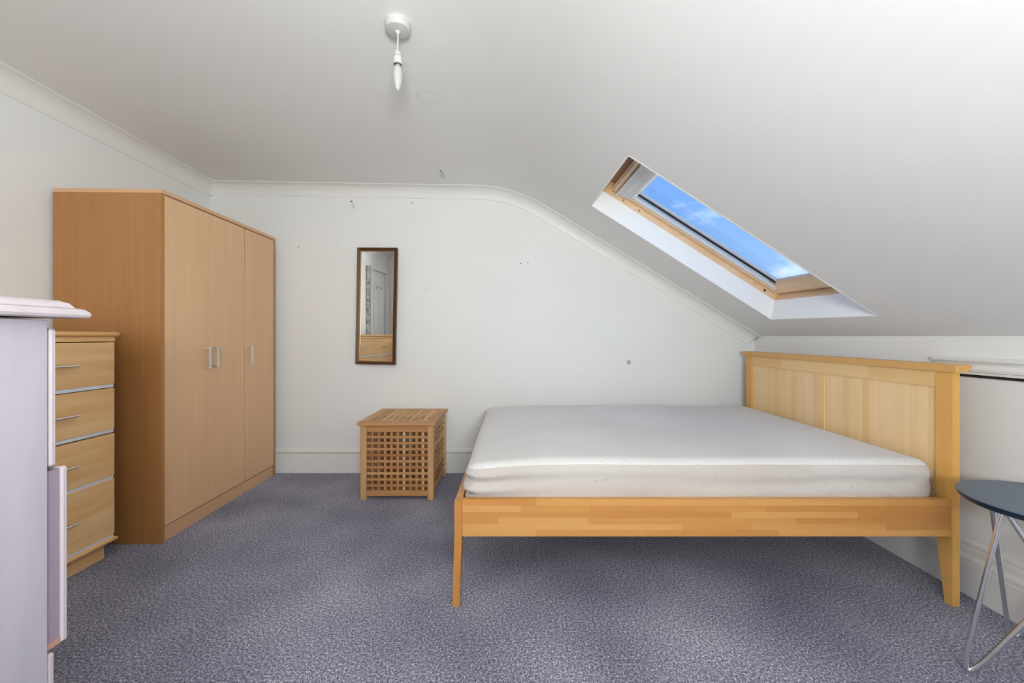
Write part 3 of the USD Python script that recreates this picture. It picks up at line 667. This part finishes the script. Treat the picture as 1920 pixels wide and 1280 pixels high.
# ------------------------------------------------------------------ mattress
def make_mattress():
    lo, hi = np.array([-.190, .034, .363]), np.array([1.690, 1.391, .556]); r = .052
    V, F = [], []
    def face(u, v, w, side, nu, nv):
        base = len(V)
        U, W = np.linspace(lo[u], hi[u], nu), np.linspace(lo[v], hi[v], nv)
        for a in U:
            for b in W:
                p = np.zeros(3); p[u], p[v], p[w] = a, b, (hi if side else lo)[w]; V.append(p)
        for i in range(nu - 1):
            for j in range(nv - 1):
                q = [base + i * nv + j, base + (i + 1) * nv + j, base + (i + 1) * nv + j + 1, base + i * nv + j + 1]
                if (side == 1) != (w == 1): F.extend([(q[0], q[1], q[2]), (q[0], q[2], q[3])])
                else: F.extend([(q[0], q[2], q[1]), (q[0], q[3], q[2])])
    nx, ny, nz = 131, 95, 22
    for side in (0, 1):
        face(0, 1, 2, side, nx if side else 12, ny if side else 12) if side else face(0, 1, 2, 0, nx, ny)
        face(0, 2, 1, side, nx, nz); face(1, 2, 0, side, ny, nz)
    m = trimesh.Trimesh(np.array(V), np.array(F), process=True)
    p = np.array(m.vertices)
    c = np.clip(p, lo + r, hi - r); q = p - c; L = np.linalg.norm(q, axis=1, keepdims=True)
    n = np.where(L > 1e-9, q / np.maximum(L, 1e-9), 0)
    p = c + n * r
    tri = p[m.faces]; tz = tri[:, :, 2].mean(1); fn = np.cross(tri[:, 1] - tri[:, 0], tri[:, 2] - tri[:, 0]); fn /= np.linalg.norm(fn, axis=1, keepdims=True)
    border = (tz < .5365) & (np.abs(fn[:, 2]) < .985) | (tz < .5365) & (tz > .40)
    u = (p - lo) / (hi - lo)
    d = .012 * (meshkit.fbm(p * [3, 3, 5], 3, 3) - .5)
    side = np.clip(1 - np.abs(n[:, 2]) * 1.3, 0, 1)
    front = side * (n[:, 1] < -.3)
    # long folds along the front side, deeper at the foot corner
    ph = meshkit.fbm(p * [2.2, 1, 1], 3, 11) * 9
    fold = np.sin(p[:, 2] * 95 + ph) * (.0012 + .0075 * np.exp(-((p[:, 0] + .19) / .22) ** 2) + .002 * np.exp(-((p[:, 0] - 1.25) / .35) ** 2))
    d += front * fold
    left = side * (n[:, 0] < -.3)
    d += left * np.sin(p[:, 2] * 90 + meshkit.fbm(p * [1, 3, 1], 3, 5) * 8) * .007
    # small puckers on the top near the foot
    k = np.exp(-(((p[:, 0] - .10) / .10) ** 2 + ((p[:, 1] - .80) / .20) ** 2)) * (n[:, 2] > .8)
    d += k * .006 * np.sin(p[:, 0] * 95 + p[:, 1] * 28)
    p = p + n * d[:, None]
    # the top is slightly crowned and sinks to the foot corner
    top = np.clip((p[:, 2] - lo[2]) / (hi[2] - lo[2]), 0, 1)
    p[:, 2] += top * (.010 * (np.sin(PI * np.clip(u[:, 0], 0, 1)) * np.sin(PI * np.clip(u[:, 1], 0, 1))) - .020 * np.exp(-(u[:, 0] / .10) ** 2))
    p[:, 1] = np.clip(p[:, 1], lo[1] - .0012 - .012 * (p[:, 2] > .425), hi[1] + .0012)
    p[:, 2] = np.maximum(p[:, 2], .3635)
    p[:, 0] = np.where(p[:, 2] < .43, np.maximum(p[:, 0], -.192), p[:, 0])
    m.vertices = p
    return m, border, tz
mt = thing('mattress', 'bare off-white double mattress lying on the wooden bed frame', 'mattress', (0, 1.615, 0))
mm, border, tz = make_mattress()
for nm, sel, mk in (('top_panel', ~border & (tz > .45), 'mattress'), ('underside', ~border & (tz <= .45), 'mattress_side_shaded'), ('shaded_side_border', border, 'mattress_side_shaded')):
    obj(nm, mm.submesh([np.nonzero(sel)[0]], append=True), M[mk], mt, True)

# ------------------------------------------------------------------ side table with bent steel rod legs
TC, TR, TZ = np.array([1.640, 1.245]), .215, .548
st = thing('side_table', 'small round side table with a slate-blue top and bent steel rod legs', 'side table', (TC[0], TC[1], 0))
obj('table_top', lathe([(0, TZ - .004), (TR - .008, TZ - .004), (TR - .001, TZ - .003), (TR - .001, TZ - .0005), (TR - .003, TZ), (0, TZ)][::1], 72), M['navy_top'], st, 40)
obj('table_edge', lathe([(0, TZ - .020), (TR - .010, TZ - .020), (TR - .003, TZ - .012), (TR, TZ - .005), (TR - .002, TZ - .0042), (0, TZ - .0042)], 72), M['navy_edge'], st, 40, label='dark navy edge')
def smooth_path(pts, radii, n=9):
    """polyline with rounded corners"""
    P = [np.array(p, float) for p in pts]; out = [P[0]]
    for i in range(1, len(P) - 1):
        a, b = P[i - 1] - P[i], P[i + 1] - P[i]; a /= np.linalg.norm(a); b /= np.linalg.norm(b); r = radii[i - 1]
        s, e = P[i] + a * r, P[i] + b * r
        for t in np.linspace(0, 1, n): out.append((1 - t) ** 2 * s + 2 * t * (1 - t) * P[i] + t * t * e)
    out.append(P[-1]); return out
R0 = .0068
zt = TZ - .022
def loc(x, y, z): return (x - TC[0], y - TC[1], z)
fA, fB, fC = (1.405, 1.310), (1.760, 1.468), (1.700, 1.060)
tA, tB, tC = (1.468, 1.246), (1.640, 1.120), (1.790, 1.220)
obj('rod_leg', tube(smooth_path([loc(*tA, zt), loc(*fA, -.052), loc(*tB, zt)], [.135]), R0, 14), M['steel_rod'], st, 50)
obj('rod_leg', tube(smooth_path([loc(1.458, 1.262, zt), loc(*fB, -.050), loc(*tC, zt)], [.135]), R0, 14), M['steel_rod'], st, 50)
obj('rod_leg', tube(smooth_path([loc(1.474, 1.240, zt), loc(*fC, -.050), loc(1.712, 1.330, zt)], [.135]), R0, 14), M['steel_rod'], st, 50)

# ------------------------------------------------------------------ pendant lamp holder with a candle bulb
px_, py_ = -.432, 1.573
pz_ = float(ceil_z(px_, py_))
pd = thing('pendant_light', 'white ceiling rose with a short cord and a bare candle bulb', 'ceiling light', (px_, py_, pz_))
obj('ceiling_rose', lathe([(0, .002), (.047, .002), (.0485, -.004), (.0475, -.020), (.044, -.0285), (.038, -.031), (.012, -.0335), (.008, -.037), (.0055, -.043), (0, -.043)], 48), M['pendant_plastic'], pd, 35)
obj('cord', tube([(0, 0, -.040), (.001, 0, -.065), (-.0005, 0, -.085), (-.001, 0, -.104)], .0032, 10), M['pendant_plastic'], pd, 50)
obj('lampholder_cap', lathe([(0, -.100), (.005, -.100), (.0075, -.106), (.0125, -.113), (.0150, -.120), (.0155, -.127), (0, -.127)], 32), M['pendant_plastic'], pd, 35)
obj('lampholder_skirt', lathe([(.0152, -.1285), (.0165, -.131), (.0172, -.150), (.0180, -.1555), (.0180, -.158), (.0150, -.158), (.0150, -.1285)], 32), M['pendant_plastic'], pd, 35)
obj('bulb_cap', lathe([(0, -.145), (.0105, -.145), (.0105, -.164), (0, -.164)], 28), M['alu'], pd, 35)
obj('bulb', lathe([(0, -.163), (.0110, -.163), (.0145, -.172), (.0172, -.186), (.0182, -.199), (.0172, -.214), (.0145, -.229), (.0100, -.243), (.0060, -.251), (.0025, -.2555), (0, -.2565)], 36), M['bulb'], pd, True)

# ------------------------------------------------------------------ small things left on the walls and ceiling
def wire_stub(pts, label, extra=None):
    g = tube(pts, .0016, 8)
    parts = [g] + ([tube(extra, .0016, 8)] if extra else [])
    o = thing('wire_stub', label, 'wire', tuple(pts[0]))
    m = cat(*parts); m.apply_translation(-np.array(pts[0]))
    obj('wire', m, M['wire'], o, 50)
    k = trimesh.creation.icosphere(2, .0055); k.apply_scale((1, .5, 1))
    obj('wall_hole', k, M['hole'], o, True)
wire_stub([(-1.241, 3.209, 2.089), (-1.232, 3.200, 2.090), (-1.225, 3.199, 2.075), (-1.222, 3.201, 2.050), (-1.216, 3.202, 2.030)], 'short grey wire stub sticking out of the back wall above the mirror')
cz = float(ceil_z(-.495, 2.89))
wire_stub([(-.497, 2.89, cz), (-.492, 2.888, cz - .012), (-.487, 2.887, cz - .030), (-.486, 2.887, cz - .050)], 'forked grey wire stub hanging from the ceiling near the back cornice',
          [(-.494, 2.889, cz - .004), (-.480, 2.887, cz - .014), (-.472, 2.887, cz - .036), (-.472, 2.888, cz - .056)])
pl = trimesh.creation.icosphere(3, .016); pl.apply_scale((1, .22, 1.1))
v = np.array(pl.vertices); pl.vertices = v * (1 + .18 * (meshkit.fbm(v * 90, 3, 2)[:, None] - .5)); pl.apply_translation((.901, YB, .848))
tag(obj('filled_hole', pl, M['plug'], None, True), 'round grey patch of filler on the back wall left of the headboard', 'wall filler')
for x, z, r, lab in ((-.774, 2.079, .0055, 'dark screw hole in the back wall just under the cornice'), (.066, 1.610, .006, 'larger of two small marks high in the middle of the back wall'), (.123, 1.618, .004, 'smaller of two small marks high in the middle of the back wall'),
                (-1.646, 1.737, .004, 'small nail hole in the back wall right of the wardrobe top'), (-1.358, 1.828, .003, 'tiny upper nail hole left of the mirror top'), (-1.358, 1.737, .003, 'tiny lower nail hole left of the mirror top'), (-.658, 1.420, .004, 'small nail hole in the back wall right of the mirror')):
    h = lathe([(0, -.0012), (r * .6, -.0012), (r, -.0004), (r, .002), (0, .002)], 16)
    h.apply_transform(trimesh.transformations.rotation_matrix(-PI / 2, (1, 0, 0))); h.apply_translation((x, YB, z))
    tag(obj('nail_hole', h, M['wire'], None, 30), lab, 'nail hole')
